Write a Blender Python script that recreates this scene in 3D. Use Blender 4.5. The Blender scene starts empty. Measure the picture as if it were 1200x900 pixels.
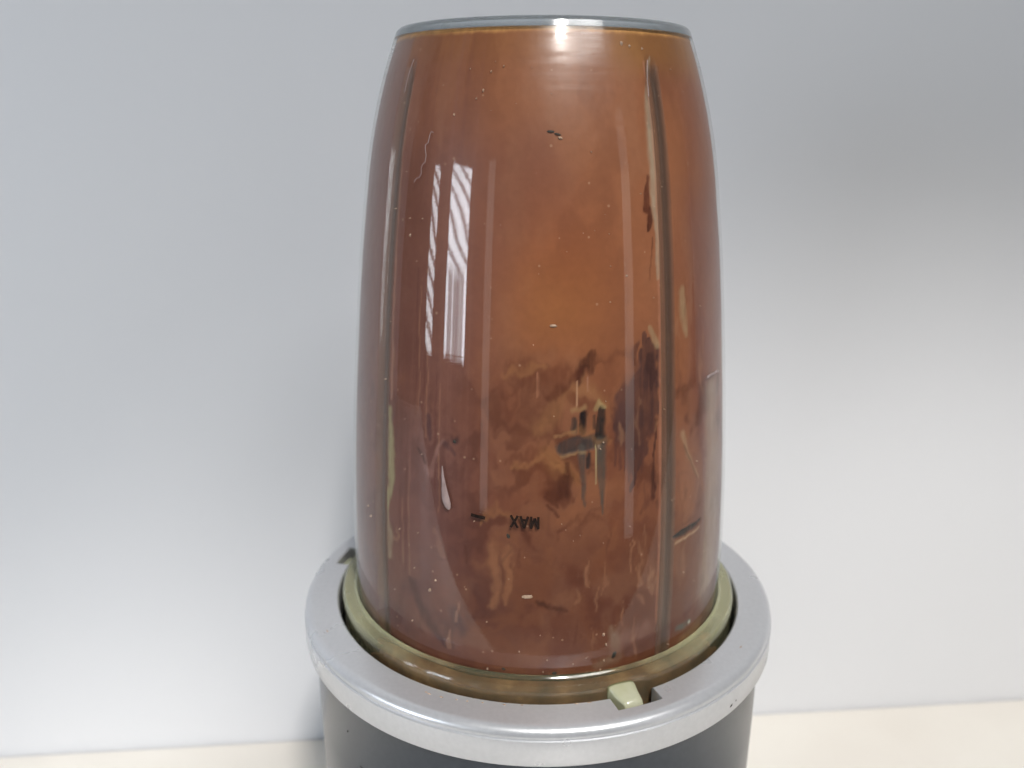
import bpy, bmesh, math, random
import numpy as np
from mathutils import Vector, Matrix

random.seed(7)
rng = np.random.default_rng(11)
scene = bpy.context.scene
COL = scene.collection
ZC = 0.150                       # height of the collar's top face above the counter

# ------------------------------------------------------------------ camera
cam_d = bpy.data.cameras.new("camera")
cam = bpy.data.objects.new("camera", cam_d)
COL.objects.link(cam)
pitch, yaw, roll = math.radians(16.753), math.radians(-1.844), math.radians(0.094)
fw = Vector((math.sin(yaw) * math.cos(pitch), math.cos(yaw) * math.cos(pitch), -math.sin(pitch)))
rt = fw.cross(Vector((0, 0, 1))).normalized()
up = rt.cross(fw)
r2 = rt * math.cos(roll) + up * math.sin(roll)
u2 = up * math.cos(roll) - rt * math.sin(roll)
M = Matrix((r2, u2, -fw)).transposed().to_4x4()
M.translation = Vector((0, -0.21343, 0.12038 + ZC))
cam.matrix_world = M
cam_d.sensor_width = 36
cam_d.lens = 30.44
cam_d.clip_start = 0.01
cam_d.clip_end = 50
cam_d.dof.use_dof = True
cam_d.dof.focus_distance = 0.178
cam_d.dof.aperture_fstop = 15
scene.camera = cam

# ------------------------------------------------------------------ world and lamps
world = bpy.data.worlds.new("World")
scene.world = world
world.use_nodes = True
bg = world.node_tree.nodes["Background"]
bg.inputs[0].default_value = (0.80, 0.90, 1.0, 1)
bg.inputs[1].default_value = 0.155


def area(name, az, el, dist, w, h, power, color, spread=180, target=(0, 0, 0.22), aim=None):
    """lamp seen from target at azimuth az (0 = towards the camera, + right) and elevation el"""
    d = bpy.data.lights.new(name, 'AREA')
    d.shape = 'RECTANGLE'
    d.size, d.size_y = w, h
    d.energy = power
    d.color = color
    d.spread = math.radians(spread)
    o = bpy.data.objects.new(name, d)
    COL.objects.link(o)
    a, e = math.radians(az), math.radians(el)
    t = Vector(target)
    o.location = t + Vector((math.sin(a) * math.cos(e), -math.cos(a) * math.cos(e), math.sin(e))) * dist
    dv = (Vector(aim) if aim else t) - o.location
    o.rotation_euler = dv.to_track_quat('-Z', 'Y').to_euler()
    return o


# added spot: its cone edge draws the soft light edge on the wall
sd = bpy.data.lights.new("wall_edge_spot", 'SPOT')
sd.energy = 57
sd.color = (1.0, 0.96, 0.91)
sd.spot_size = math.radians(64)
sd.spot_blend = 0.12
sd.shadow_soft_size = 0.06
so_ = bpy.data.objects.new("wall_edge_spot", sd)
COL.objects.link(so_)
so_.location = (0.24, -0.85, 1.15)
so_.rotation_euler = Vector((0.02, 0.268, -0.963)).to_track_quat('-Z', 'Y').to_euler()
# bare ceiling bulb panel further up, mirrored in the shoulder of the cup
area("ceiling_panel", 34, 46, 1.3, 0.62, 0.32, 0.66, (1.0, 0.98, 0.95), 46, target=(0, -0.03, 0.28), aim=(-0.10, -0.06, 0.16))
# window with a blind, front left
win = area("window_light", -51, 4, 1.2, 0.28, 0.46, 6.6, (0.84, 0.915, 1.0), 180, target=(0, -0.04, 0.24))
area("window_side_light", -68.5, 3, 1.2, 0.10, 0.43, 1.6, (0.88, 0.94, 1.0), 180, target=(0, -0.04, 0.24))

# dim lamps added in place of pale door frames, mirrored as faint bands
area("right_band_lamp", 54, 2, 1.3, 0.13, 1.2, 0.55, (1.0, 0.95, 0.9), 180, target=(0, -0.04, 0.22))
area("left_band_lamp", -31, 0, 1.3, 0.10, 0.9, 0.28, (1.0, 0.95, 0.9), 180, target=(0, -0.04, 0.20))


def blind(light, n, soft, low, shear, bars=0.0):
    """slanting slats over the upper part of the pane, upright bars over the lower part"""
    light.use_nodes = True
    nt = light.node_tree
    em = nt.nodes["Emission"]
    geo = nt.nodes.new("ShaderNodeNewGeometry")
    sep = nt.nodes.new("ShaderNodeSeparateXYZ")
    nt.links.new(geo.outputs["Parametric"], sep.inputs[0])

    def calc(op, x, y, z=None):
        m = nt.nodes.new("ShaderNodeMath"); m.operation = op
        for i, v in enumerate((x, y, z)):
            if v is None:
                continue
            if isinstance(v, (int, float)):
                m.inputs[i].default_value = v
            else:
                nt.links.new(v, m.inputs[i])
        return m.outputs[0]

    def slats(src, stops):
        r = nt.nodes.new("ShaderNodeValToRGB")
        e = r.color_ramp.elements
        e[0].position = stops[0][0]; e[0].color = (stops[0][1],) * 3 + (1,)
        e[1].position = stops[-1][0]; e[1].color = (stops[-1][1],) * 3 + (1,)
        for p, v in stops[1:-1]:
            q = e.new(p); q.color = (v, v, v, 1)
        nt.links.new(src, r.inputs[0])
        return r.outputs[0]

    u, v = sep.outputs[0], sep.outputs[1]
    s_ = calc('MULTIPLY', calc('MULTIPLY_ADD', u, shear, v), n)
    up_ = slats(calc('FRACT', s_, None), [(0, low), (0.22, low), (0.22 + soft, 1), (1 - soft, 1), (1, low)])
    if bars:
        lo_ = slats(u, [(0, .9), (.10, .9), (.14, .25), (.32, .35), (.36, .9), (.40, .3), (.60, .22), (.72, .4), (.86, .3), (.90, 1), (1, 1)])
        k = slats(v, [(0, 0), (bars, 0), (bars + .12, 1), (1, 1)])
        mx = nt.nodes.new("ShaderNodeMix"); mx.data_type = 'RGBA'
        nt.links.new(k, mx.inputs[0]); nt.links.new(lo_, mx.inputs[6]); nt.links.new(up_, mx.inputs[7])
        up_ = mx.outputs[2]
    nt.links.new(up_, em.inputs["Color"])


blind(win.data, 7.5, 0.12, 0.18, 0.20, 0.36)
blind(bpy.data.objects["window_side_light"].data, 7.5, 0.16, 0.03, 0.10)

scene.view_settings.view_transform = 'Standard'
scene.view_settings.look = 'None'
scene.view_settings.gamma = 1
scene.view_settings.exposure = 0.0
scene.view_settings.use_curve_mapping = False
scene.cycles.use_denoising = True
scene.cycles.adaptive_threshold = 0.02
scene.cycles.max_bounces = 9
scene.cycles.transparent_max_bounces = 16
scene.cycles.transmission_bounces = 12
scene.cycles.sample_clamp_indirect = 4


# ------------------------------------------------------------------ helpers
def lin(r, g, b, k=1.0):
    f = lambda c: (c / 255 / 12.92) if c / 255 <= 0.04045 else ((c / 255 + 0.055) / 1.055) ** 2.4
    return (f(r) * k, f(g) * k, f(b) * k, 1)


def mat(name):
    m = bpy.data.materials.new(name)
    m.use_nodes = True
    nt = m.node_tree
    return m, nt, nt.nodes["Principled BSDF"], nt.nodes["Material Output"]


def node(nt, kind, **kw):
    n = nt.nodes.new(kind)
    for k, v in kw.items():
        setattr(n, k, v)
    return n


def noise(nt, scale, detail=4, rough=0.5, stretch=None):
    tc = node(nt, "ShaderNodeTexCoord")
    mp = node(nt, "ShaderNodeMapping")
    nt.links.new(tc.outputs["Object"], mp.inputs[0])
    if stretch:
        mp.inputs["Scale"].default_value = stretch
    n = node(nt, "ShaderNodeTexNoise")
    n.inputs["Scale"].default_value = scale
    n.inputs["Detail"].default_value = detail
    n.inputs["Roughness"].default_value = rough
    nt.links.new(mp.outputs[0], n.inputs["Vector"])
    return n


def ramp(nt, src, stops):
    r = node(nt, "ShaderNodeValToRGB")
    e = r.color_ramp.elements
    e[0].position, e[0].color = stops[0]
    e[1].position, e[1].color = stops[-1]
    for p, c in stops[1:-1]:
        x = e.new(p); x.color = c
    nt.links.new(src, r.inputs[0])
    return r


def bump(nt, bsdf, src, strength, dist):
    b = node(nt, "ShaderNodeBump")
    b.inputs["Strength"].default_value = strength
    b.inputs["Distance"].default_value = dist
    nt.links.new(src, b.inputs["Height"])
    nt.links.new(b.outputs[0], bsdf.inputs["Normal"])


def g(v):
    return (v, v, v, 1)


def obj(name, verts, faces, m, parent=None, smooth=True):
    me = bpy.data.meshes.new(name)
    me.from_pydata([tuple(v) for v in verts], [], [tuple(f) for f in faces])
    bm = bmesh.new(); bm.from_mesh(me)
    bmesh.ops.remove_doubles(bm, verts=bm.verts, dist=1e-8)
    bmesh.ops.recalc_face_normals(bm, faces=bm.faces)
    bm.to_mesh(me); bm.free()
    if smooth:
        for p in me.polygons:
            p.use_smooth = True
        me.set_sharp_from_angle(angle=math.radians(38))
    if m:
        me.materials.append(m)
    o = bpy.data.objects.new(name, me)
    COL.objects.link(o)
    if parent:
        o.parent = parent
    return o


def empty(name, loc, label, cat):
    o = bpy.data.objects.new(name, None)
    o.empty_display_size = 0.02
    o.location = loc
    COL.objects.link(o)
    o["label"] = label
    o["category"] = cat
    return o


def pol(r, th, z):
    """th in degrees, 0 = towards the camera, + to the right"""
    a = math.radians(th)
    return (r * math.sin(a), -r * math.cos(a), z)


def lathe(prof, n=192, closed=True):
    """prof: list of (r, z); closed profile loops make a ring, open ones a skin (r may reach 0)"""
    V, F = [], []
    k = len(prof)
    for i in range(n):
        for r, z in prof:
            V.append(pol(r, 360 * i / n, z))
    for i in range(n):
        j = (i + 1) % n
        for a in range(k if closed else k - 1):
            b = (a + 1) % k
            F.append((i * k + a, j * k + a, j * k + b, i * k + b))
    return V, F


# cup outline (metres above the collar)
KZ = np.array([-.006, 0, .021, .042, .070, .098, .1189, .1315, .1405])
KR = np.array([.0484, .0485, .04857, .04772, .04567, .04284, .0396, .03625, .0331])
KM = np.gradient(KR, KZ)


def cup_r(z):
    z = np.asarray(z, float)
    i = np.clip(np.searchsorted(KZ, z) - 1, 0, len(KZ) - 2)
    h = KZ[i + 1] - KZ[i]
    t = np.clip((z - KZ[i]) / h, 0, 1)
    return ((2*t**3 - 3*t**2 + 1) * KR[i] + (t**3 - 2*t**2 + t) * h * KM[i]
            + (-2*t**3 + 3*t**2) * KR[i + 1] + (t**3 - t**2) * h * KM[i + 1])


def on_cup(th, zmm, off=0.0):
    return pol(float(cup_r(zmm / 1000)) + off, th, zmm / 1000)


# ------------------------------------------------------------------ materials
# painted wall
m_wall, nt, b, _ = mat("wall_paint")
n = noise(nt, 3.0, 3)
r = ramp(nt, n.outputs[0], [(0.3, (0.735, 0.75, 0.785, 1)), (0.7, (0.765, 0.775, 0.80, 1))])
nt.links.new(r.outputs[0], b.inputs["Base Color"])
b.inputs["Roughness"].default_value = 0.5
b.inputs["Specular IOR Level"].default_value = 0.35
n2 = noise(nt, 240, 2)
bump(nt, b, n2.outputs[0], 0.05, 0.0006)

# counter top
m_counter, nt, b, _ = mat("counter_laminate")
n = noise(nt, 14, 5)
r = ramp(nt, n.outputs[0], [(0.3, (0.80, 0.755, 0.69, 1)), (0.7, (0.85, 0.815, 0.75, 1))])
nt.links.new(r.outputs[0], b.inputs["Base Color"])
b.inputs["Roughness"].default_value = 0.38

# silver paint of the collar
m_silver, nt, b, _ = mat("silver_paint")
n = noise(nt, 900, 2)
r = ramp(nt, n.outputs[0], [(0.3, (0.56, 0.57, 0.595, 1)), (0.7, (0.595, 0.605, 0.63, 1))])
nt.links.new(r.outputs[0], b.inputs["Base Color"])
b.inputs["Metallic"].default_value = 0.55
n2 = noise(nt, 45, 4)
r2_ = ramp(nt, n2.outputs[0], [(0.3, g(0.25)), (0.7, g(0.34))])
nt.links.new(r2_.outputs[0], b.inputs["Roughness"])
bump(nt, b, n.outputs[0], 0.02, 0.0002)

# slate metallic motor body
m_body, nt, b, _ = mat("slate_metal_paint")
n = noise(nt, 700, 2)
r = ramp(nt, n.outputs[0], [(0.3, (0.042, 0.052, 0.068, 1)), (0.7, (0.054, 0.065, 0.083, 1))])
nt.links.new(r.outputs[0], b.inputs["Base Color"])
b.inputs["Metallic"].default_value = 0.75
b.inputs["Roughness"].default_value = 0.27

m_black, nt, b, _ = mat("black_plastic")
n = noise(nt, 60, 3)
r = ramp(nt, n.outputs[0], [(0.3, g(0.010)), (0.7, g(0.018))])
nt.links.new(r.outputs[0], b.inputs["Base Color"])
b.inputs["Roughness"].default_value = 0.45

m_ink, nt, b, _ = mat("black_ink")
n = noise(nt, 2500, 2)
r = ramp(nt, n.outputs[0], [(0.35, (0.012, 0.008, 0.007, 1)), (0.75, (0.03, 0.018, 0.014, 1))])
nt.links.new(r.outputs[0], b.inputs["Base Color"])
b.inputs["Roughness"].default_value = 0.8
b.inputs["Specular IOR Level"].default_value = 0.05


# clear plastic, thin: Fresnel reflection over see-through
def clear_mat(name, tint, rough_lo, rough_hi, scratches=True, ior=1.5, graze=1.0):
    m = bpy.data.materials.new(name)
    m.use_nodes = True
    nt = m.node_tree
    nt.nodes.remove(nt.nodes["Principled BSDF"])
    out = nt.nodes["Material Output"]
    tr = node(nt, "ShaderNodeBsdfTransparent"); tr.inputs[0].default_value = tint
    gl = node(nt, "ShaderNodeBsdfGlossy"); gl.inputs[0].default_value = (1, 1, 1, 1)
    lw = node(nt, "ShaderNodeLayerWeight"); lw.inputs[0].default_value = 0.5
    p5 = node(nt, "ShaderNodeMath", operation='POWER')
    nt.links.new(lw.outputs["Facing"], p5.inputs[0]); p5.inputs[1].default_value = 5.0
    fr = node(nt, "ShaderNodeMath", operation='MULTIPLY_ADD')          # Schlick, the same on both faces of the wall
    nt.links.new(p5.outputs[0], fr.inputs[0])
    f0 = ((ior - 1) / (ior + 1)) ** 2
    fr.inputs[1].default_value = (1 - f0) * graze; fr.inputs[2].default_value = f0
    mx = node(nt, "ShaderNodeMixShader")
    nt.links.new(fr.outputs[0], mx.inputs[0])
    nt.links.new(tr.outputs[0], mx.inputs[1])
    gsrc = gl.outputs[0]
    if scratches:
        g2 = node(nt, "ShaderNodeBsdfGlossy"); g2.inputs["Roughness"].default_value = 0.34
        gm = node(nt, "ShaderNodeMixShader")
        nt.links.new(gl.outputs[0], gm.inputs[1]); nt.links.new(g2.outputs[0], gm.inputs[2])
        gsrc = gm.outputs[0]
    nt.links.new(gsrc, mx.inputs[2])
    nt.links.new(mx.outputs[0], out.inputs[0])
    n = noise(nt, 30, 4)
    r = ramp(nt, n.outputs[0], [(0.35, g(rough_lo)), (0.75, g(rough_hi))])
    if not scratches:
        nt.links.new(r.outputs[0], gl.inputs["Roughness"])
    if scratches:
        # the end of the cup is scuffed: rougher towards it
        tc = node(nt, "ShaderNodeTexCoord"); sx = node(nt, "ShaderNodeSeparateXYZ")
        nt.links.new(tc.outputs["Object"], sx.inputs[0])
        zr = ramp(nt, sx.outputs[2], [(0.108, g(0.0)), (0.134, g(1.0))])
        hs = noise(nt, 160, 4, 0.65, (0.35, 0.35, 5))
        hr = ramp(nt, hs.outputs[0], [(0.38, g(0.05)), (0.66, g(0.30))])
        ma = node(nt, "ShaderNodeMath", operation='MULTIPLY_ADD')
        nt.links.new(zr.outputs[0], ma.inputs[0]); nt.links.new(hr.outputs[0], ma.inputs[1]); nt.links.new(r.outputs[0], ma.inputs[2])
        nt.links.new(ma.outputs[0], gl.inputs["Roughness"])
        zh = ramp(nt, sx.outputs[2], [(0.104, g(0.06)), (0.130, g(0.55))])
        nt.links.new(zh.outputs[0], gm.inputs[0])
        s = noise(nt, 90, 3, 0.6, (1, 1, 14))
        w = noise(nt, 26, 2, 0.5)
        ad = node(nt, "ShaderNodeMath", operation='MULTIPLY_ADD')
        nt.links.new(s.outputs[0], ad.inputs[0]); ad.inputs[1].default_value = 0.10
        nt.links.new(w.outputs[0], ad.inputs[2])
        bp = node(nt, "ShaderNodeBump")
        bp.inputs["Strength"].default_value = 0.05
        bp.inputs["Distance"].default_value = 0.0009
        nt.links.new(ad.outputs[0], bp.inputs["Height"])
        nt.links.new(bp.outputs[0], gl.inputs["Normal"])
    return m


m_clear = clear_mat("clear_plastic", (0.97, 0.97, 0.965, 1), 0.006, 0.022, graze=0.68)
m_inner = clear_mat("clear_plastic_inner_face", (0.985, 0.985, 0.98, 1), 0.05, 0.12, False, 1.12, 0.12)
m_rib = clear_mat("clear_rib_plastic", (0.95, 0.94, 0.925, 1), 0.05, 0.10, False, 1.36, 0.3)

# thick plastic of the cup's end plate
m_plate, nt, b, _ = mat("thick_clear_plastic")
b.inputs["Base Color"].default_value = (0.74, 0.80, 0.84, 1)
b.inputs["Roughness"].default_value = 0.11
b.inputs["Transmission Weight"].default_value = 0.86
b.inputs["IOR"].default_value = 1.5
n = noise(nt, 60, 3); bump(nt, b, n.outputs[0], 0.05, 0.0006)

# greenish moulded lip: a pale film on its upper face, clearer down its side
m_lip, nt, b, _ = mat("greenish_plastic")
n = noise(nt, 55, 3)
r = ramp(nt, n.outputs[0], [(0.35, (0.40, 0.44, 0.18, 1)), (0.7, (0.56, 0.59, 0.31, 1))])
lipmix = node(nt, "ShaderNodeMix", data_type='RGBA')
nt.links.new(r.outputs[0], lipmix.inputs[6]); lipmix.inputs[7].default_value = (0.82, 0.79, 0.52, 1)
nt.links.new(lipmix.outputs[2], b.inputs["Base Color"])
b.inputs["Roughness"].default_value = 0.10
tc = node(nt, "ShaderNodeTexCoord"); sx = node(nt, "ShaderNodeSeparateXYZ")
nt.links.new(tc.outputs["Object"], sx.inputs[0])
fn = node(nt, "ShaderNodeMath", operation='MULTIPLY_ADD')
n3 = noise(nt, 90, 4)
nt.links.new(n3.outputs[0], fn.inputs[0]); fn.inputs[1].default_value = 0.0030
nt.links.new(sx.outputs[2], fn.inputs[2])
ab = node(nt, "ShaderNodeMath", operation='ABSOLUTE'); nt.links.new(sx.outputs[0], ab.inputs[0])
f2 = node(nt, "ShaderNodeMath", operation='MULTIPLY_ADD')
nt.links.new(ab.outputs[0], f2.inputs[0]); f2.inputs[1].default_value = 0.14
nt.links.new(fn.outputs[0], f2.inputs[2])
mr = node(nt, "ShaderNodeMapRange")
mr.inputs["From Min"].default_value = 0.0078; mr.inputs["From Max"].default_value = 0.0108
mr.inputs["To Min"].default_value = 0.95; mr.inputs["To Max"].default_value = 0.66
nt.links.new(f2.outputs[0], mr.inputs["Value"])
nt.links.new(mr.outputs[0], b.inputs["Transmission Weight"])
nt.links.new(mr.outputs[0], lipmix.inputs[0])
b.inputs["IOR"].default_value = 1.5
bump(nt, b, n.outputs[0], 0.12, 0.001)

m_tab, nt, b, _ = mat("pale_green_plastic")
n = noise(nt, 200, 3)
r = ramp(nt, n.outputs[0], [(0.35, (0.74, 0.75, 0.50, 1)), (0.7, (0.86, 0.86, 0.64, 1))])
nt.links.new(r.outputs[0], b.inputs["Base Color"])
b.inputs["Roughness"].default_value = 0.12
b.inputs["Transmission Weight"].default_value = 0.55
b.inputs["IOR"].default_value = 1.5

# smoothie: painted mixture stored per vertex, plus fine mottling
m_smoothie, nt, b, _ = mat("chocolate_smoothie")
at = node(nt, "ShaderNodeAttribute", attribute_name="mix_colour")
n = noise(nt, 38, 2, 0.4, (1, 1, 0.55))
r = ramp(nt, n.outputs[0], [(0.25, (0.96, 0.95, 0.945, 1)), (0.5, g(1.0)), (0.78, (1.03, 1.035, 1.04, 1))])
mu = node(nt, "ShaderNodeMix", data_type='RGBA', blend_type='MULTIPLY')
mu.inputs[0].default_value = 1
nt.links.new(at.outputs["Color"], mu.inputs[6])
nt.links.new(r.outputs[0], mu.inputs[7])
fine = noise(nt, 620, 3, 0.6)
fr_ = ramp(nt, fine.outputs[0], [(0.28, (0.95, 0.94, 0.935, 1)), (0.5, g(1.0)), (0.74, (1.05, 1.055, 1.06, 1))])
mu2 = node(nt, "ShaderNodeMix", data_type='RGBA', blend_type='MULTIPLY')
mu2.inputs[0].default_value = 1
nt.links.new(mu.outputs[2], mu2.inputs[6]); nt.links.new(fr_.outputs[0], mu2.inputs[7])
# pin-prick bubbles pressed against the plastic
tc = node(nt, "ShaderNodeTexCoord")
vo = node(nt, "ShaderNodeTexVoronoi"); vo.inputs["Scale"].default_value = 520
nt.links.new(tc.outputs["Object"], vo.inputs["Vector"])
bd = node(nt, "ShaderNodeMath", operation='LESS_THAN'); nt.links.new(vo.outputs["Distance"], bd.inputs[0]); bd.inputs[1].default_value = 0.15
sc_ = node(nt, "ShaderNodeSeparateColor"); nt.links.new(vo.outputs["Color"], sc_.inputs[0])
gt = node(nt, "ShaderNodeMath", operation='GREATER_THAN'); nt.links.new(sc_.outputs[0], gt.inputs[0]); gt.inputs[1].default_value = 0.91
bm_ = node(nt, "ShaderNodeMath", operation='MULTIPLY'); nt.links.new(bd.outputs[0], bm_.inputs[0]); nt.links.new(gt.outputs[0], bm_.inputs[1])
bs = node(nt, "ShaderNodeMath", operation='MULTIPLY'); nt.links.new(bm_.outputs[0], bs.inputs[0]); bs.inputs[1].default_value = 0.35
mu3 = node(nt, "ShaderNodeMix", data_type='RGBA')
nt.links.new(bs.outputs[0], mu3.inputs[0]); nt.links.new(mu2.outputs[2], mu3.inputs[6]); mu3.inputs[7].default_value = (0.42, 0.27, 0.18, 1)
nt.links.new(mu3.outputs[2], b.inputs["Base Color"])
b.inputs["Roughness"].default_value = 0.45
b.inputs["Specular IOR Level"].default_value = 0.15
n2 = noise(nt, 260, 4)
bump(nt, b, n2.outputs[0], 0.10, 0.0006)

m_residue, nt, b, _ = mat("smoothie_residue")
n = noise(nt, 120, 5, 0.6)
r = ramp(nt, n.outputs[0], [(0.3, (0.07, 0.028, 0.012, 1)), (0.5, (0.17, 0.075, 0.035, 1)), (0.72, (0.36, 0.20, 0.10, 1))])
nt.links.new(r.outputs[0], b.inputs["Base Color"])
b.inputs["Roughness"].default_value = 0.5

m_froth, nt, b, _ = mat("pale_froth")
n = noise(nt, 900, 2)
r = ramp(nt, n.outputs[0], [(0.3, (0.30, 0.19, 0.12, 1)), (0.7, (0.50, 0.36, 0.26, 1))])
nt.links.new(r.outputs[0], b.inputs["Base Color"])
b.inputs["Roughness"].default_value = 0.35

m_seed, nt, b, _ = mat("dark_seed")
n = noise(nt, 900, 2)
r = ramp(nt, n.outputs[0], [(0.3, (0.03, 0.028, 0.022, 1)), (0.7, (0.06, 0.055, 0.045, 1))])
nt.links.new(r.outputs[0], b.inputs["Base Color"])
b.inputs["Specular IOR Level"].default_value = 0.1
b.inputs["Roughness"].default_value = 0.6

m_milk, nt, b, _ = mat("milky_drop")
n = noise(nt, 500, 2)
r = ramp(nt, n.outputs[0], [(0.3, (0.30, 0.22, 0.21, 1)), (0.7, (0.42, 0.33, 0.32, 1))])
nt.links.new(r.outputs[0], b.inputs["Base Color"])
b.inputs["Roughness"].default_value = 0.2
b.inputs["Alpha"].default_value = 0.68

# ------------------------------------------------------------------ setting
ANG = math.atan(0.1192)            # the wall is not quite square to the camera
wy0 = 0.1298


def slab(name, x0, x1, y0, y1, z0, z1, m):
    V = [(x, y, z) for x in (x0, x1) for y in (y0, y1) for z in (z0, z1)]
    F = [(0, 1, 3, 2), (4, 6, 7, 5), (0, 4, 5, 1), (2, 3, 7, 6), (0, 2, 6, 4), (1, 5, 7, 3)]
    o = obj(name, V, F, m, smooth=False)
    o.location = (0, wy0, 0)
    o.rotation_euler = (0, 0, ANG)
    bv = o.modifiers.new("edge", 'BEVEL'); bv.width = 0.002; bv.segments = 2
    o["kind"] = "structure"
    return o


wall = slab("wall", -1.1, 1.1, 0.0, 0.03, -0.03, 1.1, m_wall)
wall["label"] = "plain white painted wall behind the blender"
wall["category"] = "wall"
counter = slab("countertop", -1.1, 1.1, -0.37, -0.0005, -0.03, 0.0, m_counter)
counter["label"] = "cream white counter top along the foot of the wall"
counter["category"] = "counter"

# ------------------------------------------------------------------ motor base
base = empty("blender_motor_unit", (0, 0, 0), "round silver and slate grey blender motor base standing on the counter", "blender base")
RO, RI, RN = 0.0625, 0.0536, 0.0577
notches = [(17.6, 29.0), (-107.0, -96.5), (137.0, 151.5)]


def collar_inner(th):
    t = (th + 180) % 360 - 180
    for a, b_ in notches:
        if a - 1e-6 <= t <= b_ + 1e-6:
            return RN
    return RI


angs = sorted(set([round(i * 1.5 - 180, 3) for i in range(240)]))
spec = []
for a in angs:
    if any(abs(a - e) < 0.7 for nn in notches for e in nn):
        continue
    spec.append((a, collar_inner(a)))
for a, b_ in notches:
    spec += [(a, RI), (a + 0.3, RN), (b_ - 0.3, RN), (b_, RI)]
spec.sort()
cp = [(0.0004, 0.0), (None, 0)]
V, F = [], []
outer = [(0.0600, 0.0)]
for i in range(1, 9):
    t = math.pi / 2 * i / 8
    outer.append((0.0600 + 0.0023 * math.sin(t), -0.0019 + 0.0019 * math.cos(t)))
outer += [(0.0623, -0.0022), (0.0622, -0.0024), (0.0622, -0.0027), (0.0625, -0.0029), (0.0625, -0.0086), (0.0622, -0.0092), (0.0604, -0.0092)]
k = 3 + len(outer)
for th, ri in spec:
    for r_, z in [(ri, -0.0092), (ri, -0.0004), (ri + 0.0004, 0.0)] + outer:
        V.append(pol(r_, th, ZC + z))
ns = len(spec)
for i in range(ns):
    j = (i + 1) % ns
    for a in range(k):
        c = (a + 1) % k
        F.append((i * k + a, j * k + a, j * k + c, i * k + c))
collar = obj("collar", V, F, m_silver, base)

body_prof = [(0.0, ZC - 0.016), (0.0535, ZC - 0.016), (0.0598, ZC - 0.0155), (0.0600, ZC - 0.014)]
body_prof = [(0.0605, ZC - 0.0095), (0.0600, ZC - 0.0105), (0.0600, ZC - 0.03), (0.0597, 0.10), (0.0594, 0.06), (0.0597, 0.03),
             (0.0606, 0.012), (0.0606, 0.008), (0.0596, 0.006), (0.0570, 0.006), (0.0570, ZC - 0.0095)]
V, F = lathe(body_prof)
motor = obj("motor_body", V, F, m_body, base)
V, F = lathe([(0.0595, 0.0), (0.0598, 0.0010), (0.0598, 0.0056), (0.050, 0.0056), (0.050, 0.0)])
obj("foot_ring", V, F, m_black, base)
sock = [(0.0, ZC - 0.020), (0.0565, ZC - 0.020), (0.0565, ZC - 0.0050), (0.0569, ZC - 0.0050), (0.0569, ZC - 0.024), (0.0, ZC - 0.024)]
sock = [(0.001, ZC - 0.018), (0.0536, ZC - 0.018), (0.0536, ZC - 0.0098), (0.0569, ZC - 0.0098), (0.0569, ZC - 0.024), (0.001, ZC - 0.024)]
V, F = lathe(sock)
obj("socket", V, F, m_black, base)
# ledge that closes each notch from below
for a, b_ in notches:
    V, F = [], []
    st = [a + (b_ - a) * i / 8 for i in range(9)]
    for t in st:
        for r_, z in ((0.0542, -0.0046), (RN - 0.0002, -0.0046), (RN - 0.0002, -0.0088), (0.0542, -0.0088)):
            V.append(pol(r_, t, ZC + z))
    for i in range(8):
        for q in range(4):
            F.append((i*4 + q, (i+1)*4 + q, (i+1)*4 + (q+1) % 4, i*4 + (q+1) % 4))
    F += [(3, 2, 1, 0), (32, 33, 34, 35)]
    obj("notch_ledge", V, F, m_silver, collar, smooth=False)


def blotch(name, centre, ux, uy, nrm, rx, ry, m, parent, thick=0.00008, seed=0, jag=0.45, n=18):
    """small irregular raised spot lying on a surface"""
    rg = random.Random(seed)
    c, ux, uy, nrm = map(Vector, (centre, ux, uy, nrm))
    V, F = [c + nrm * thick], []
    for i in range(n):
        a = 2 * math.pi * i / n
        k_ = 1 - jag * rg.random()
        V.append(c + ux * rx * k_ * math.cos(a) + uy * ry * k_ * math.sin(a) - nrm * 0.00006)
    for i in range(n):
        F.append((0, 1 + i, 1 + (i + 1) % n))
    return obj(name, V, F, m, parent)


def side_spot(name, r_, th, z, w, h, m, seed, tilt=0):
    a = math.radians(th)
    nr = Vector((math.sin(a), -math.cos(a), 0)); tx = Vector((math.cos(a), math.sin(a), 0)); tz = Vector((0, 0, 1))
    t = math.radians(tilt)
    return blotch(name, pol(r_, th, z), tx * math.cos(t) + tz * math.sin(t), tz * math.cos(t) - tx * math.sin(t), nr, w, h, m, collar if r_ > 0.061 else motor, 0.0001, seed)


# wear on the base
side_spot("scuff", 0.0625, 45.8, ZC - 0.0070, 0.0011, 0.0005, m_ink, 3, 25)
side_spot("scuff", 0.0625, 47.6, ZC - 0.0066, 0.0005, 0.0004, m_ink, 4, 60)
side_spot("scuff", 0.0600, -43, ZC - 0.0265, 0.0021, 0.00028, m_ink, 5, -8)
side_spot("scuff", 0.0600, -40.5, ZC - 0.0270, 0.0007, 0.0004, m_ink, 6, 0)
side_spot("scuff", 0.0600, -48.5, ZC - 0.0195, 0.0004, 0.0006, m_ink, 7, 0)
for i, (th, rr_) in enumerate([(-25.5, .0560), (-24.6, .0562), (-21.5, .0560), (-18.0, .0556), (-15.5, .0553), (-12, .0549), (-7, .0546), (-3, .0543), (9.5, .0541), (12.5, .0541), (-62, .0585), (58, .0580)]):
    a = math.radians(th)
    blotch("food_speck", pol(rr_, th, ZC), (math.cos(a), math.sin(a), 0), (math.sin(a), -math.cos(a), 0), (0, 0, 1),
           0.0004 + 0.0007 * random.random(), 0.00026 + 0.00014 * random.random(), m_froth, collar, 0.00016, 40 + i)

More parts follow.
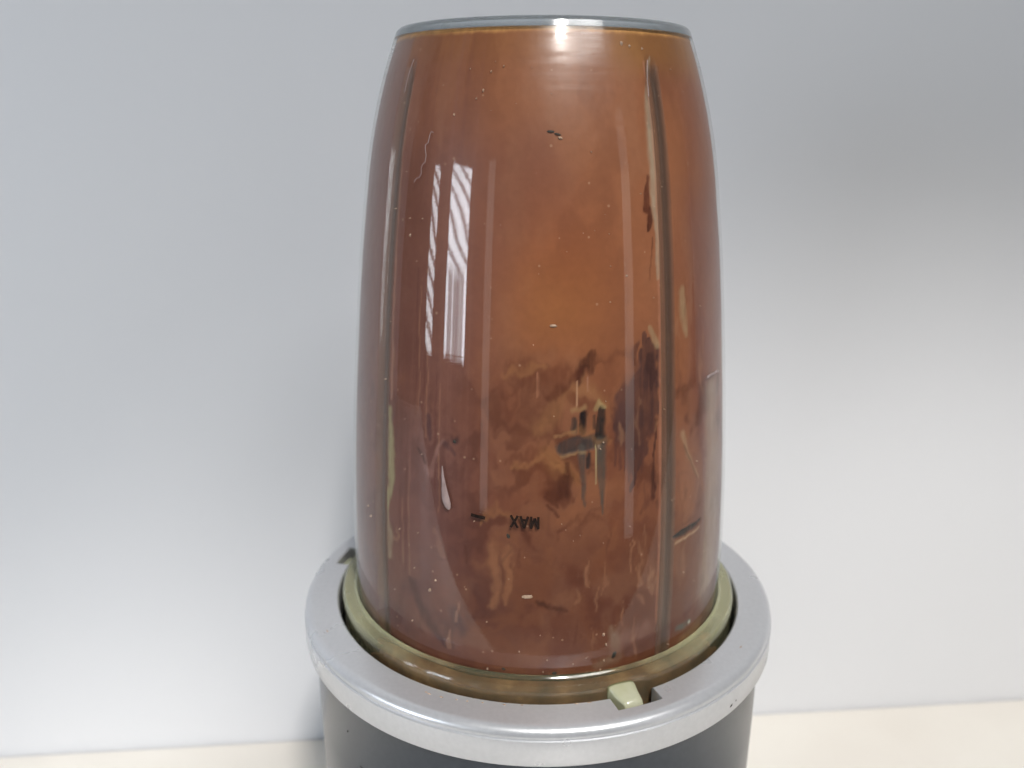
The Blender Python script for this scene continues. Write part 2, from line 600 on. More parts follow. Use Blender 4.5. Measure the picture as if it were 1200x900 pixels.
# ------------------------------------------------------------------ smoothie
def vnoise(x, y, seed):
    rg = np.random.default_rng(seed)
    T = rg.random((256, 256))
    xi, yi = np.floor(x).astype(int), np.floor(y).astype(int)
    fx, fy = x - xi, y - yi
    fx, fy = fx*fx*(3 - 2*fx), fy*fy*(3 - 2*fy)
    a = T[xi % 256, yi % 256]; b_ = T[(xi + 1) % 256, yi % 256]
    c = T[xi % 256, (yi + 1) % 256]; d = T[(xi + 1) % 256, (yi + 1) % 256]
    return (a*(1-fx) + b_*fx)*(1-fy) + (c*(1-fx) + d*fx)*fy


def fbm(x, y, seed, oct_=4):
    s, amp, tot = 0, 1, 0
    for o_ in range(oct_):
        s = s + amp * vnoise(x * 2**o_ + 50, y * 2**o_ + 50, seed + o_)
        tot += amp; amp *= 0.5
    return s / tot


RIBS = [37.8, -50.0, 130.0, 218.0]
WALL = 0.0006                       # plastic between outside and smoothie
ths = np.concatenate([np.arange(-112, 112, 0.40), np.arange(112, 248, 4.0)])
zs = np.linspace(-0.0035, 0.13845, 406)
TH, ZZ = np.meshgrid(ths, zs, indexing='ij')
A = np.radians(TH) * 46.0           # millimetres round the cup
Zm = ZZ * 1000
wx = (fbm(A / 6, Zm / 9, 1) - .5)
wz = (fbm(A / 6, Zm / 9, 21) - .5)
fx_ = (fbm(A / 1.4, Zm / 3.0, 61, 3) - .5)
fz_ = (fbm(A / 1.4, Zm / 3.0, 81, 3) - .5)


STREAK = fbm(A / 0.55, Zm / 7.0, 301, 3)
MOTTLE = fbm(A / 1.6, Zm / 2.2, 311, 3)


def S(lo, hi, x):
    t = np.clip((x - lo) / (hi - lo), 0, 1)
    return t * t * (3 - 2 * t)


def C(r_, g_, b_, k_=1.0):
    return np.array(lin(r_, g_, b_, k_)[:3])


colr = np.zeros(TH.shape + (3,)) + C(172, 107, 70)
disp = np.zeros(TH.shape)


def paint(mask, c, amount=1.0):
    global colr
    m_ = (np.clip(mask, 0, 1) * amount)[..., None]
    colr = colr * (1 - m_) + c * m_


def stroke(pts, c, amount=1.0, soft=0.5, warp=2.5, fine=0.8, dip=0.0):
    """pts: (theta deg, z mm, radius mm) along a smear; soft: edge softness as a share of the radius"""
    ax = A + warp * wx * 2 + fine * fx_ * 2
    az = Zm + warp * wz * 2 + fine * fz_ * 2
    best = np.full(TH.shape, 1e9)
    P = [(math.radians(t) * 46.0, z, r_) for t, z, r_ in pts]
    if len(P) == 1:
        P = P * 2
    for (x0, y0, r0), (x1, y1, r1) in zip(P[:-1], P[1:]):
        dx, dy = x1 - x0, y1 - y0
        L = dx*dx + dy*dy
        t = np.clip(((ax - x0)*dx + (az - y0)*dy) / L, 0, 1) if L > 1e-9 else np.zeros(TH.shape)
        d = np.hypot(ax - x0 - t*dx, az - y0 - t*dy) / (r0 + t*(r1 - r0))
        best = np.minimum(best, d)
    m_ = 1 - S(1 - soft, 1 + soft, best)
    m_ = m_ * (1 - 0.22 * S(.62, .36, STREAK)) * (1 - 0.16 * S(.60, .40, MOTTLE))     # film of uneven thickness
    paint(m_, c, amount)
    if dip:
        global disp
        disp = disp - dip * m_
    return m_


tan = C(176, 116, 80); orange = C(170, 99, 58); red = C(134, 80, 64); brown = C(122, 66, 40)
dark = C(88, 44, 28); purple = C(88, 54, 46); mauve = C(140, 92, 80); beige = C(186, 152, 112)
pale = C(176, 172, 128); black = C(30, 24, 20); grey = C(120, 104, 92)

# broad fields
big = fbm(A / 22, Zm / 26, 5, 3)
paint(S(.35, .70, big), red, .38)
paint(S(20, -26, TH) * S(128, 112, Zm) , red, .70)                        # left half redder
paint(np.exp(-((TH - 8) / 15)**2 - ((Zm - 92) / 14)**2), orange, .9)
paint(S(86, 66, Zm + 10 * wx) * S(40, 20, np.abs(TH - 3)), brown, .55)
paint(S(44, 24, Zm + 8 * wx) * S(-40, -10, TH), C(116, 64, 42), .75)
paint(np.exp(-((TH + 30) / 13)**2 - ((Zm - 50) / 10)**2), mauve, .5)
paint(np.exp(-((TH + 4) / 20)**2 - ((Zm - 7) / 6)**2), C(146, 98, 84), .75)
paint(S(44, 52, TH) * S(112, 96, Zm), mauve, .8)                          # right panel
paint(S(127, 136, Zm) * S(16, 30, TH), C(176, 122, 66), .85)
paint(S(129, 136, Zm), C(170, 110, 62), .4)
# swirling streaks
sw = fbm(A / 8 + 1.5 * wx, Zm / 22 + 1.5 * wz, 33, 2)
paint(S(.50, .80, sw), C(178, 122, 88), .24)
paint(S(.50, .20, sw), brown, .24)
sw2 = fbm(A / 9 + 2.5 * wx, Zm / 8 + 3 * wz, 43, 3)
lowz = S(84, 60, Zm)
paint(S(.50, .72, sw2) * lowz, C(166, 104, 66), .40)
paint(S(.48, .26, sw2) * lowz, C(100, 52, 32), .60)
vs = fbm(A / 0.8, Zm / 60, 53, 3)  # upright streaks on the left: rib refraction and reflection painted in
paint(S(.55, .85, vs) * S(-12, -25, TH), C(160, 104, 84), .25)
paint(S(.45, .15, vs) * S(-12, -25, TH), red, .25)
bl = fbm(A / 5, Zm / 5, 93, 4)
paint(S(.50, .70, bl) * S(36, 18, Zm) * S(5, -25, TH), C(92, 54, 48), .75)
paint(S(.54, .80, fbm(A / 5, Zm / 8, 103, 3)) * S(36, 20, Zm), C(172, 118, 86), .5)

paint(S(50, 22, Zm + 10 * wx + 4 * fx_), C(104, 56, 40), .42)            # darker, thicker blend settled low
paint(S(-20, -40, TH) * S(-54, -50, TH) * S(120, 100, Zm), C(112, 64, 50), .35)
paint(np.exp(-((TH + 33) / 15)**2 - ((Zm - 34) / 22)**2), C(132, 90, 84), .5)
paint(np.exp(-((TH - 4) / 13)**2 - ((Zm - 84 + 8 * wx) / 9)**2), C(182, 114, 62), .45)
# orange swirl round the bare patch
stroke([(0, 60, 1.6), (6, 66, 1.8), (12, 68.5, 1.6), (17, 66, 1.4)], C(178, 122, 76), .45, .9)
stroke([(2, 54, 2.2), (6, 51, 2.0), (9, 50, 1.4)], C(182, 122, 68), .5, .9)
stroke([(8, 66, 1.0), (12, 65.5, 1.0), (15, 64.5, .8)], brown, .7, .7)
# dark blots
stroke([(15.1, 75.2, 1.0), (12.9, 73, 1.7), (11.5, 71, 1.6)], C(74, 32, 16), .9, .6, 2.5, 1.1)
stroke([(10.6, 70.7, 1.2), (6.2, 68, 1.3), (2, 65.6, .7)], C(96, 44, 24), .75, .8, 3, 1.2)
stroke([(-4, 73, 2.2), (0, 70, 1.8), (6, 71.5, 1.6)], C(110, 54, 30), .6, .9, 3, 1.0)
stroke([(6.2, 49, 1.5), (5.4, 47, 1.7), (2.8, 45.2, 1.2)], C(82, 38, 22), .9, .6, 2.2, 1.1)
stroke([(6.5, 53, .5), (6.3, 50, .8)], C(82, 38, 22), .8, .6, 2, .6)
stroke([(1.5, 45.2, .35), (4.6, 43.4, .35)], dark, .85, .6, .8, .5)
stroke([(2.2, 43.4, .35), (5.2, 41.6, .3)], dark, .8, .6, .8, .5)
stroke([(-1, 52, 2.6), (1, 46, 2.4)], C(120, 62, 34), .5, .9, 3, 1.0)
# big dark purple smear beside the rib
stroke([(29.5, 78.0, .7), (31.6, 75, 1.6), (31.0, 70, 2.8), (27.6, 64.5, 5.0), (26.3, 59.5, 4.8), (27.5, 54, 2.4), (26.0, 48.5, 1.0), (24.6, 44.6, .5)], purple, .95, .16, 1.4, 1.5)
stroke([(22.6, 62, 2.4), (21.6, 58.0, 1.2)], purple, .85, .3, 1.4, 1.4)
for t0, z0, z1, w_ in ((20.6, 57, 51.5, .35), (21.8, 58, 50.5, .4), (23.2, 57, 50, .45), (24.3, 56, 47.5, .5), (28.6, 55, 49, .4)):
    stroke([(t0, z0, w_ * 1.6), (t0 + .2, (z0 + z1) / 2, w_), (t0 + .1, z1, w_ * .5)], C(98, 58, 48), .75, .5, .5, .6)
stroke([(24, 66, 2.2), (22.5, 62, 1.4)], C(128, 84, 72), .35, .9, 1.6, 1.0)
stroke([(25.5, 69, 1.6), (28, 71.5, 1.2)], C(110, 72, 62), .5, .9, 1.6, 1.0)
stroke([(31.6, 74, .8), (32.6, 70, 1.1), (31.5, 66.5, .5)], C(74, 42, 36), .9, .4, 1.0, .6)
stroke([(33.0, 60, .3), (32.6, 52, .3), (32.2, 46, .45), (32.2, 42.8, .6)], C(86, 44, 30), .95, .4, .5, .5)
stroke([(27.5, 76, .6), (25.8, 72.5, .6)], C(90, 50, 40), .7, .6, 1.4, .8)
stroke([(31.2, 79.8, .5), (33.4, 76, .6)], beige, .7, .5, .8, .4)
# bare patch where the clear wall shows the dark inside
stroke([(6.2, 56.2, 1.5), (10, 56.9, 1.6), (16.2, 57.4, 1.5)], C(84, 66, 58), 1, .22, .4, .5, .3)
stroke([(9.6, 62.3, .55), (9.4, 59.6, .7)], C(70, 58, 50), .9, .3, .3, .4, .3)
stroke([(11.8, 63.2, .7), (11.6, 59.6, .75)], C(36, 24, 20), 1, .25, .3, .4, .4)
stroke([(16.6, 64.0, .8), (16.4, 60, 1.1), (16.2, 57, 1.1)], C(52, 40, 33), 1, .25, .3, .4, .4)
stroke([(14.7, 62.6, .28), (14.7, 60.0, .3)], C(60, 46, 38), 1, .2, .1, .1, .2)
stroke([(16.5, 57, 1.0), (16.7, 51, .85), (17.0, 45, .4), (17.2, 41, .15)], C(92, 82, 70), .95, .4, .25, .3, .3)
stroke([(11.2, 56, .85), (11.6, 52, .6), (11.9, 48, .5), (12.2, 43, .2)], C(92, 78, 68), .95, .4, .3, .3, .3)
stroke([(13.3, 54.8, .4), (13.1, 52.0, .45)], C(64, 48, 42), 1, .2, .2, .15, .3)
stroke([(15.2, 56, .18), (15.4, 48, .15)], C(196, 172, 124), .9, .4, .1, .1)
stroke([(14.7, 64.0, .5), (16.2, 65.4, .6), (17.4, 64.8, .5)], C(190, 160, 108), .75, .6, .7, .6)
stroke([(9.4, 64.2, .45), (11.8, 64.6, .45)], C(180, 140, 94), .6, .7, .7, .6)
stroke([(4.2, 58.8, .35), (9.5, 59.5, .3)], C(190, 140, 92), .5, .6, .5, .5)
stroke([(5.6, 54.6, .3), (12, 55.0, .3)], C(186, 146, 98), .45, .6, .5, .5)
stroke([(10.1, 70.0, .16), (10.1, 65, .16)], C(214, 160, 120), .8, .4, .1, .05)
stroke([(13.0, 71.0, .14), (13.0, 68, .14)], C(200, 146, 120), .7, .4, .1, .05)
stroke([(-.3, 72, .18), (-.3, 67, .18)], C(190, 130, 96), .7, .4, .1, .05)
# marks along the right rib
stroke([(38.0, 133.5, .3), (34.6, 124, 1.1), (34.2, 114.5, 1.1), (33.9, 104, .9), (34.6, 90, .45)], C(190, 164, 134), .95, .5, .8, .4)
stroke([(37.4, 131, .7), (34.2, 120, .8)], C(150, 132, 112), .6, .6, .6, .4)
stroke([(31.9, 110, .35), (31.4, 106.5, .7), (31.0, 103.5, .75)], C(104, 50, 28), .95, .3, .6, .4)
stroke([(32.2, 104, .4), (32.0, 101.5, .6), (31.3, 99.2, .35)], C(92, 42, 22), .95, .3, .6, .4)
stroke([(32.4, 98, .15), (32.0, 90, .15)], C(110, 58, 34), .8, .4, .6, .2)
stroke([(34.9, 132, .35), (35.0, 100, .55), (34.8, 60, .6), (34.8, 12, .4)], C(206, 140, 108), .55, .6, .2, .2)  # lit salmon edge of the rib, its light painted in
# right panel
stroke([(43.5, 86, 1.0), (44.5, 81, 1.0), (45.5, 77, .5)], beige, .8, .7, 1.0, .6)
stroke([(49.5, 88, .5), (49.2, 76, 1.2), (49.5, 60, 1.4)], C(150, 84, 54), .7, .7, 1, .6)
stroke([(60, 62, 3.2), (61, 48, 4.0), (61, 30, 4.4), (60, 12, 4)], C(186, 158, 134), .7, .7, .8, .4)
stroke([(43.4, 55.5, .8), (46, 50, .5), (51, 43.5, .35)], C(190, 150, 112), .75, .5, .5, .4)
stroke([(44, 52.5, .25), (50.5, 43.5, .2)], C(112, 70, 50), .85, .4, .3, .2)
stroke([(40.8, 31.3, .5), (44, 31.5, .95), (49, 31.8, .75), (53, 32.2, .35)], C(52, 46, 42), 1, .25, .2, .2, .5)
stroke([(41, 29.7, .35), (52, 30.6, .35)], C(196, 156, 118), .8, .5, .2, .2)
stroke([(43.5, 7.2, .7), (47, 7.0, .9), (50, 7.2, .5)], C(112, 108, 92), .95, .4, .3, .3)
stroke([(49.6, 6.8, .5)], C(236, 226, 196), .95, .5, .2, .2)
stroke([(46, 2.5, 1.4), (55, 3.5, 1.4)], C(170, 128, 84), .7, .7, .5, .4)
# left edge
stroke([(-46.2, 60, .55), (-45.2, 50, 1.0), (-45.4, 44, 1.1), (-46.0, 36, .6)], C(190, 174, 124), .75, .8, .9, .8)
stroke([(-46, 35, .5), (-45.2, 29, 1.1), (-46, 24, .5)], C(186, 162, 126), .7, .8, .8, .8)
stroke([(-46.4, 128, .3), (-46, 90, .35), (-45.6, 62, .35)], C(186, 132, 104), .6, .6, .4, .3)
paint(S(-51.5, -55, TH), C(150, 118, 108), .5)  # pale wall reflection at the grazing edge, partly painted in
for t0, z0, z1, w_ in ((-36, 92, 60, .3), (-38.5, 52, 22, .5), (-33, 88, 56, .35), (-28.5, 70, 40, .3), (-41, 44, 24, .4)):
    stroke([(t0, z0, w_ * .4), (t0 + .4, (z0 + z1) / 2, w_), (t0, z1, w_ * .3)], C(116, 64, 48), .7, .7, .7, .3)
    stroke([(t0 + 1.3, z0 - 2, w_ * .3), (t0 + 1.6, z1, w_ * .6)], C(178, 124, 92), .45, .7, .6, .3)
stroke([(-30.5, 60.5, .9), (-29.6, 56, .5)], C(92, 56, 52), .8, .5, 1, .6)
stroke([(-22.5, 56.5, .9)], C(74, 50, 46), .9, .6, .8, .6)
stroke([(-25.5, 55.5, .6), (-23, 53.5, .4)], C(96, 60, 54), .7, .6, 1, .6)
stroke([(-34, 52.5, .4), (-31.5, 50.5, .5)], C(84, 44, 34), .8, .5, .8, .5)
stroke([(-30, 48, .8), (-28, 52, .5), (-26, 56, .4)], C(176, 128, 112), .45, .8, 1, .5)
stroke([(-36, 20, 1.0), (-31, 11, 1.3), (-26, 7, .8)], C(84, 46, 40), .75, .7, 1.5, .8)
stroke([(-22, 17, 1.2), (-20, 12, 1.4)], C(88, 54, 52), .6, .8, 1.5, .8)
stroke([(-12, 34, .9), (-9.5, 26, 1.0), (-11, 20, .8)], C(178, 120, 82), .6, .8, 1.5, .8)
stroke([(-8, 33, 1.0), (-6, 28, .8), (-7.5, 21, .7)], C(176, 118, 80), .65, .7, 1.5, .9)
stroke([(0, 21, .5), (3.5, 19.6, .8), (7, 18.6, .3)], C(78, 38, 24), .75, .9, 1.6, 1.2)
stroke([(20, 14, .5), (21.5, 5.5, 1.4), (17, 4.5, 1.0)], C(158, 126, 100), .6, .7, 1, .6)
stroke([(24, 10, 2.0), (31, 11, 2.0)], C(166, 116, 96), .5, .8, 1.2, .6)
# orange glow of light coming through at the top edge, painted on
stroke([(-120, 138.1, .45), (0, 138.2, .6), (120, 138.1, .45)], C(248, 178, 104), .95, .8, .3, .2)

# creamy and dark smears dragged down the plastic, mostly low and on the right
rs_ = random.Random(29)
for i in range(46):
    if i < 20:
        t0, z0 = rs_.uniform(17, 34), rs_.uniform(8, 62)
    elif i < 30:
        t0, z0 = rs_.uniform(41, 56), rs_.uniform(6, 90)
    else:
        t0, z0 = rs_.uniform(-44, 30), rs_.uniform(3, 30)
    ln, w_ = rs_.uniform(3, 9), rs_.uniform(.25, .8)
    c_ = C(186, 132, 96) if rs_.random() < .6 else C(96, 52, 38)
    stroke([(t0, z0 + ln, w_ * .3), (t0 + rs_.uniform(-.8, .8), z0 + ln * .4, w_), (t0 + rs_.uniform(-1.2, 1.2), z0, w_ * .5)], c_, rs_.uniform(.25, .55), .9, 1.6, 1.2)
for i in range(9):
    t0, z0 = rs_.uniform(-12, 22), rs_.uniform(40, 78)
    stroke([(t0 - 5, z0 - rs_.uniform(0, 3), .4), (t0, z0 + rs_.uniform(0, 2), .9), (t0 + 5, z0 - rs_.uniform(-1, 3), .4)],
           C(184, 126, 78) if i % 2 else C(104, 54, 32), .42, .95, 3.0, 1.4)

# rib grooves in the smoothie, with their lit taupe and shaded dark sides painted in
for rb in RIBS:
    d = (TH - rb + 180) % 360 - 180
    half = 2.9 if rb > 0 else 3.4
    fade = S(134, 128, Zm)
    gm = (1 - S(half * .35, half, np.abs(d))) * fade
    disp = disp - 1.1 * gm
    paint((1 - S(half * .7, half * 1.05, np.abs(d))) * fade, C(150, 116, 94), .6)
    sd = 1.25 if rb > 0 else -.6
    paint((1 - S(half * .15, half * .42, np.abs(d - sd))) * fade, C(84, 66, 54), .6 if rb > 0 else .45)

rough = (fbm(A / 2.5, Zm / 3.5, 141, 4) - .5) * 0.22 + (big - .5) * .25
RADI = cup_r(ZZ) - WALL + (disp + rough * .6 - .12) / 1000
nT, nZ = TH.shape
TR = np.radians(TH)
VV = np.stack([RADI * np.sin(TR), -RADI * np.cos(TR), ZZ], -1).reshape(-1, 3)
i_, j_ = np.meshgrid(np.arange(nT), np.arange(nZ - 1), indexing='ij')
n_ = (i_ + 1) % nT
FF = np.stack([i_ * nZ + j_, n_ * nZ + j_, n_ * nZ + j_ + 1, i_ * nZ + j_ + 1], -1).reshape(-1, 4)
nv = len(VV)
VV = np.concatenate([VV, [[0, 0, zs[0]], [0, 0, zs[-1]]]])
ar = np.arange(nT); an = (ar + 1) % nT
tri = np.concatenate([np.stack([np.full(nT, nv), an * nZ, ar * nZ], -1),
                      np.stack([np.full(nT, nv + 1), ar * nZ + nZ - 1, an * nZ + nZ - 1], -1)])
me = bpy.data.meshes.new("smoothie")
me.vertices.add(len(VV)); me.vertices.foreach_set("co", VV.ravel())
nl = FF.size + tri.size
me.loops.add(nl); me.loops.foreach_set("vertex_index", np.concatenate([FF.ravel(), tri.ravel()]).astype(np.int32))
me.polygons.add(len(FF) + len(tri))
ls = np.concatenate([np.arange(len(FF)) * 4, FF.size + np.arange(len(tri)) * 3]).astype(np.int32)
me.polygons.foreach_set("loop_start", ls)
me.update(calc_edges=True)
me.polygons.foreach_set("use_smooth", np.ones(len(me.polygons), bool))
ca = me.color_attributes.new("mix_colour", 'FLOAT_COLOR', 'POINT')
CC = np.concatenate([colr.reshape(-1, 3), np.tile(colr[0, -1], (2, 1))])
CC = CC ** 1.06 * np.array([0.65, 0.735, 0.83])
ca.data.foreach_set("color", np.concatenate([CC, np.ones((len(CC), 1))], 1).astype(np.float32).ravel())
me.materials.append(m_smoothie)
smoothie = bpy.data.objects.new("smoothie", me)
COL.objects.link(smoothie)
smoothie.location = (0, 0, ZC)
smoothie["label"] = "brown chocolate smoothie filling the upturned clear cup"
smoothie["category"] = "smoothie"

# pale flecks of froth against the plastic: too small to pick apart
V, F = [], []


def fleck(th, zmm, w, h, rg):
    n = 8
    o = len(V)
    r0 = float(cup_r(zmm / 1000)) - WALL + 0.0001
    V.append(pol(r0 + 0.0003, th, zmm / 1000))
    for i in range(n):
        a = 2 * math.pi * i / n
        k_ = 0.55 + 0.45 * rg.random()
        V.append(pol(r0 - 0.0003, th + math.degrees(w * k_ * math.cos(a) / 46), zmm / 1000 + h * k_ * math.sin(a) / 1000))
    for i in range(n):
        F.append((o, o + 1 + i, o + 1 + (i + 1) % n))


rg = random.Random(5)
for i in range(90):
    s_ = 0.07 + 0.20 * rg.random() ** 3
    fleck(rg.uniform(-48, 56), rg.uniform(2, 134), s_, s_ * rg.uniform(.7, 1.6), rg)
for t, z, s_ in ((17.2, 56.9, .2), (16.4, 55.5, .2), (4, 63, .16), (-40, 98, .35), (-27, 122, .3), (-30, 20, .5), (-28, 23, .3), (19, 9.5, .35), (18.5, 5.5, .3),
                 (17.6, 3.2, .3), (18.2, 12.2, .45), (2, 3.9, .25), (-13, 3.6, .35), (-48.5, 66, .2), (-56, 31, .4), (-58, 33, .3), (36, 62, .2), (24, 91, .3), (47, 131, .2), (30, 135, .4), (27, 135.4, .5), (35, 134.6, .3), (-12, 131, .3), (-16, 130, .3), (-18, 126.5, .35), (-20, 125, .25)):
    fleck(t, z, s_, s_ * 1.3, rg)
fl = obj("froth_fleck", V, F, m_froth, smoothie)
fl["kind"] = "stuff"


def patch(name, th, zmm, w, h, m, parent, seed, tilt=0, inside=True, thick=0.00025, zoff=0.0):
    a = math.radians(th)
    nr = Vector((math.sin(a), -math.cos(a), 0)); tx = Vector((math.cos(a), math.sin(a), 0)); tz = Vector((0, 0, 1))
    t = math.radians(tilt)
    c = on_cup(th, zmm, -WALL + 0.00012 if inside else 0.00002)
    return blotch(name, (c[0], c[1], c[2] + zoff), tx * math.cos(t) + tz * math.sin(t), tz * math.cos(t) - tx * math.sin(t), nr, w / 1000, h / 1000, m, parent, thick, seed, .3)


for i, (t, z, w_, h_, ti) in enumerate([(-7.4, 36.6, .42, .7, 25), (5.0, 3.6, .65, .5, 0), (21.4, 6.6, .6, 1.0, -20), (-8.5, 4.2, .5, .4, 0), (2.6, 118.9, .9, .28, -4), (4.6, 118.4, .8, .22, -14), (-22.4, 56.2, .45, .4, 0)]):
    patch("seed", t, z, w_, h_, m_seed, smoothie, 60 + i, ti)
patch("fruit_fleck", -2.3, 22.7, 1.3, .55, m_froth, smoothie, 71, 6)
patch("fruit_fleck", 3.6, 81.6, .9, .35, m_froth, smoothie, 72, -4)
patch("fruit_fleck", 5.4, 117.7, .5, .3, m_froth, smoothie, 73, -20)

# ------------------------------------------------------------------ cup
cup = empty("blender_cup", (0, 0, ZC), "clear plastic blender cup turned upside down on the motor base", "cup")
HT = 0.1405
PLATE = 0.0020
prof = []
zz = np.linspace(-0.0060, HT - PLATE - 0.0001, 90)
for z in zz:
    prof.append((float(cup_r(z)), float(z)))
for z in zz[::-1]:
    prof.append((float(cup_r(z)) - WALL + 0.00020, float(z)))
V, F = lathe(prof, 256)
cw = obj("cup_wall", V, F, m_clear, cup)
cw.data.materials.append(m_inner)          # inner face, wetted by the smoothie: hardly any reflection
for p in cw.data.polygons:
    if p.normal.x * p.center.x + p.normal.y * p.center.y < 0:
        p.material_index = 1

pr = [(0.0, HT - PLATE)]
for z in np.linspace(HT - PLATE, HT - 0.0007, 6):
    pr.append((float(cup_r(z)), float(z)))
pr += [(0.0330, HT - 0.0003), (0.0327, HT - 0.00005), (0.0322, HT), (0.0300, HT - 0.0004), (0.0280, HT - 0.0008), (0.0, HT - 0.0008)]
V, F = lathe(pr, 256)
obj("end_plate", V, F, m_plate, cup)

lp = [(0.0487, 0.0037), (0.0490, 0.0035), (0.0494, 0.0030), (0.0502, 0.0029), (0.0511, 0.0030), (0.0518, 0.0029), (0.0523, 0.0023), (0.0525, 0.0014),
      (0.0524, 0.0004), (0.0523, -0.0006), (0.0523, -0.0062), (0.0487, -0.0062)]
V, F = lathe(lp, 256)
obj("lip", V, F, m_lip, cup)

# smoothie that has crept into the lip, front and right
V, F = [], []
st = np.linspace(-50, 58, 90)
for i, t_ in enumerate(st):
    w_ = 0.5 + 0.5 * float(vnoise(np.array([t_ / 9.0]), np.array([3.5]), 201)[0])
    e_ = min(1.0, (t_ + 50) / 8 + .05, (58 - t_) / 8 + .05)
    top_ = -0.0020 + (0.0024 * w_ + 0.0018) * e_
    for r_, z in ((0.0490, top_), (0.0512, top_ - 0.0004), (0.0516, top_ - 0.0012), (0.0516, -0.0055), (0.0490, -0.0055)):
        V.append(pol(r_, t_, z))
for i in range(len(st) - 1):
    for q in range(5):
        F.append((i*5 + q, (i+1)*5 + q, (i+1)*5 + (q+1) % 5, i*5 + (q+1) % 5))
nn = len(V)
F += [(4, 3, 2, 1, 0), tuple(nn - 5 + q for q in range(5))]
obj("residue", V, F, m_residue, smoothie)

# bayonet tabs
for tc, w0, w1, sink in ((21.8, 7.2, 4.4, 0.0004), (-101.3, 8.0, 7.2, 0.0026), (142.6, 10.0, 6.0, 0.0026)):
    V, F = [], []
    n = 6
    prof_t = [(0.0516, 0.0026), (0.0530, 0.0024), (0.0544, 0.0017), (0.0558, 0.0013), (0.0568, 0.0010), (0.0573, 0.0002), (0.0573, -0.0040), (0.0520, -0.0040)]
    for i in range(n + 1):
        u = i / n * 2 - 1
        for r_, z in prof_t:
            f_ = (r_ - 0.0520) / 0.0051
            w_ = w0 * (1 - f_) + w1 * f_
            sh = 1.2 * f_ - 0.2
            e_ = 0.0005 * abs(u) ** 4 if z > 0 else 0
            V.append(pol(r_, tc + u * w_ / 2 + (sh - .5) * .8, z - e_ - sink))
    k = len(prof_t)
    for i in range(n):
        for a in range(k):
            c = (a + 1) % k
            F.append((i*k + a, (i+1)*k + a, (i+1)*k + c, i*k + c))
    F += [tuple(range(k))[::-1], tuple(n*k + a for a in range(k))]
    tb = obj("bayonet_tab", V, F, m_tab, cup)
    bv = tb.modifiers.new("rounding", 'BEVEL'); bv.width = 0.0006; bv.segments = 3; bv.limit_method = 'ANGLE'

# moulded inner ribs
for rb in RIBS:
    V, F = [], []
    half = 2.4 if rb > 0 else 2.8
    zz = np.linspace(-0.003, 0.1315, 60)
    sec = [(-1.0, 0.00042), (-0.75, 0.0007), (-0.4, 0.0012), (0, 0.0014), (0.4, 0.0012), (0.75, 0.0007), (1.0, 0.00042)]
    for z in zz:
        R0 = float(cup_r(z)) - WALL + 0.00055
        fade = min(1.0, max(0.15, (0.1325 - z) / 0.006))
        for u, d in sec:
            V.append(pol(R0 - d * fade, rb + u * half, z))
    k = len(sec)
    for i in range(len(zz) - 1):
        for a in range(k):
            c = (a + 1) % k
            F.append((i*k + a, (i+1)*k + a, (i+1)*k + c, i*k + c))
    F += [tuple(range(k)), tuple((len(zz) - 1) * k + a for a in range(k))[::-1]]
    obj("rib", V, F, m_rib, cup)


def strip(name, pts, w, m, parent, off=0.00002, h=0.00008):
    """thin raised line following the cup: pts (theta, z mm), w in mm"""
    V, F = [], []
    for i, (t_, z) in enumerate(pts):
        a = pts[max(0, i - 1)]; b_ = pts[min(len(pts) - 1, i + 1)]
        dx, dz = math.radians(b_[0] - a[0]) * 46, b_[1] - a[1]
        L = math.hypot(dx, dz) or 1
        nx, nz = -dz / L * w / 2, dx / L * w / 2
        dt = math.degrees(nx / 46)
        V += [on_cup(t_ - dt, z - nz, off), on_cup(t_ - dt, z - nz, off + h), on_cup(t_ + dt, z + nz, off + h), on_cup(t_ + dt, z + nz, off)]
    for i in range(len(pts) - 1):
        for q in range(4):
            F.append((i*4 + q, (i+1)*4 + q, (i+1)*4 + (q+1) % 4, i*4 + (q+1) % 4))
    n = len(V)
    F += [(3, 2, 1, 0), (n-4, n-3, n-2, n-1)]
    return obj(name, V, F, m, parent, smooth=False)


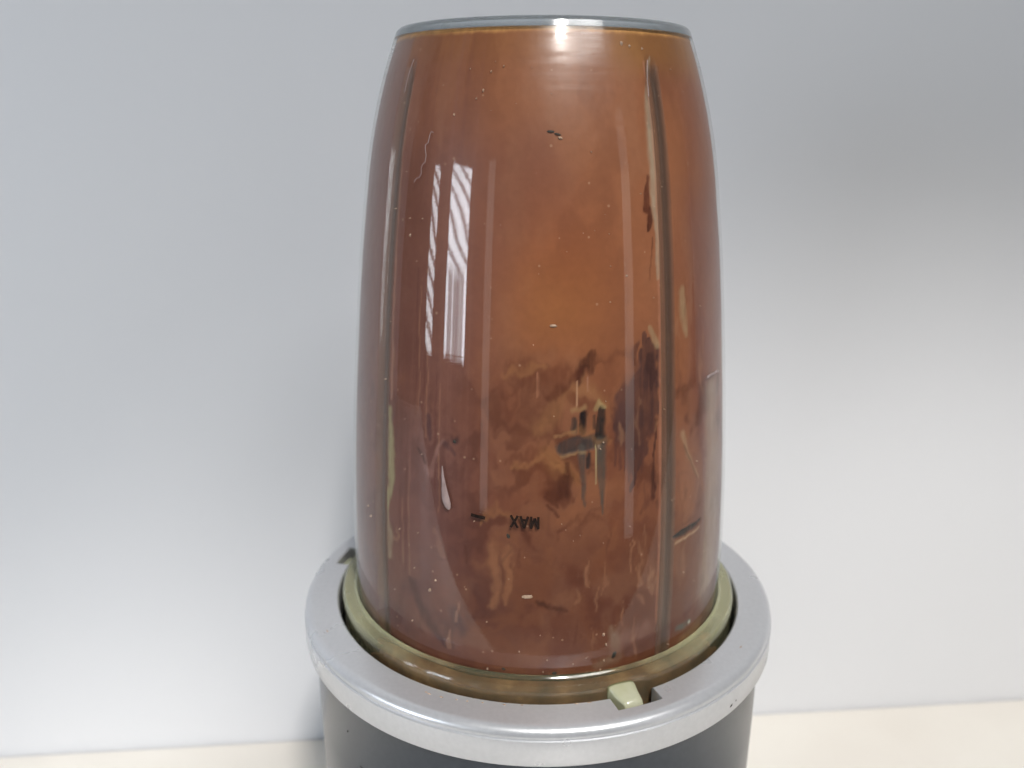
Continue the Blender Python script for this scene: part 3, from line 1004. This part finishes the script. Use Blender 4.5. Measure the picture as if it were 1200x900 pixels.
# MAX, printed upside down on the upturned cup: strokes in letter space (x right, y up), turned half round
LET = [("M", 0.0, [((0, 0), (0, 2.7)), ((0, 2.7), (.75, .3)), ((.75, .3), (1.5, 2.7)), ((1.5, 2.7), (1.5, 0))]),
       ("A", 2.15, [((0, 0), (.8, 2.7)), ((.8, 2.7), (1.6, 0)), ((.32, .85), (1.28, .85))]),
       ("X", 4.3, [((0, 0), (1.5, 2.7)), ((0, 2.7), (1.5, 0))])]
for nm, x0, strokes in LET:
    VV_, FF_ = [], []
    for si, ((xa, ya), (xb, yb)) in enumerate(strokes):
        P = []
        for t_ in (0, .33, .66, 1):
            x = (xa + (xb - xa) * t_ + x0) - 2.9
            y = (ya + (yb - ya) * t_) - 1.35
            P.append((-3.2 - math.degrees(x / 47.7), 40.2 - y + 0.03 * x))
        so = strip("printed_letter", P, .50, m_ink, None, 0.00002, 0.00006 + 0.00001 * si)
        o_ = len(VV_)
        VV_ += [v.co.copy() for v in so.data.vertices]
        FF_ += [tuple(o_ + i for i in p.vertices) for p in so.data.polygons]
        bpy.data.objects.remove(so)
    lo = obj("printed_letter", VV_, FF_, m_ink, cw, smooth=False)
    lo["label"] = "black letter %s printed upside down on the cup" % nm
strip("level_line", [(-17.1, 40.8), (-15.2, 40.6), (-13.3, 40.45)], .72, m_ink, cw)

# milky drop running down the outside
V, F = [], []
pts = [(-25.6, 50.5, .12), (-25.4, 48.5, .3), (-25.1, 46.6, .5), (-24.8, 45.0, .75), (-24.5, 43.6, .95), (-24.1, 42.4, .95), (-23.8, 41.5, .7), (-23.6, 41.0, .25)]
for t_, z, w_ in pts:
    for q in range(7):
        u = q / 6 * 2 - 1
        V.append(on_cup(t_ + math.degrees(u * w_ / 46), z, -0.0001 + 0.00055 * min(1, w_) * math.sqrt(max(0, 1 - u * u))))
for i in range(len(pts) - 1):
    for q in range(6):
        F.append((i*7 + q, (i+1)*7 + q, (i+1)*7 + q + 1, i*7 + q + 1))
for i in range(len(pts) - 1):
    F.append((i*7, i*7 + 6, (i+1)*7 + 6, (i+1)*7))
obj("milky_drop", V, F, m_milk, cup)

# dried squiggle, upper left
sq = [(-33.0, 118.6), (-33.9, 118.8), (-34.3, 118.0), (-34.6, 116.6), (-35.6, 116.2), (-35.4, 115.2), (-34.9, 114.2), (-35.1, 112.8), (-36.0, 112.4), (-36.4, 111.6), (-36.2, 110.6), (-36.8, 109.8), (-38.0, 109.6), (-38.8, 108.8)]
strip("drip_or_glint", sq, .14, m_milk, cup)
strip("drip_or_glint", [(-47.5, 133), (-48.6, 130), (-49.0, 126.5)], .22, m_milk, cup)
strip("drip_or_glint", [(35.4, 132.5), (34.2, 128.5), (33.9, 125.5)], .22, m_milk, cup)

strip("drip_or_glint", [(54.5, 66.3), (57, 66.3), (60, 66.2), (63, 66.2)], .55, m_milk, cup)  # white glint on the right side, laid on as a pale strip
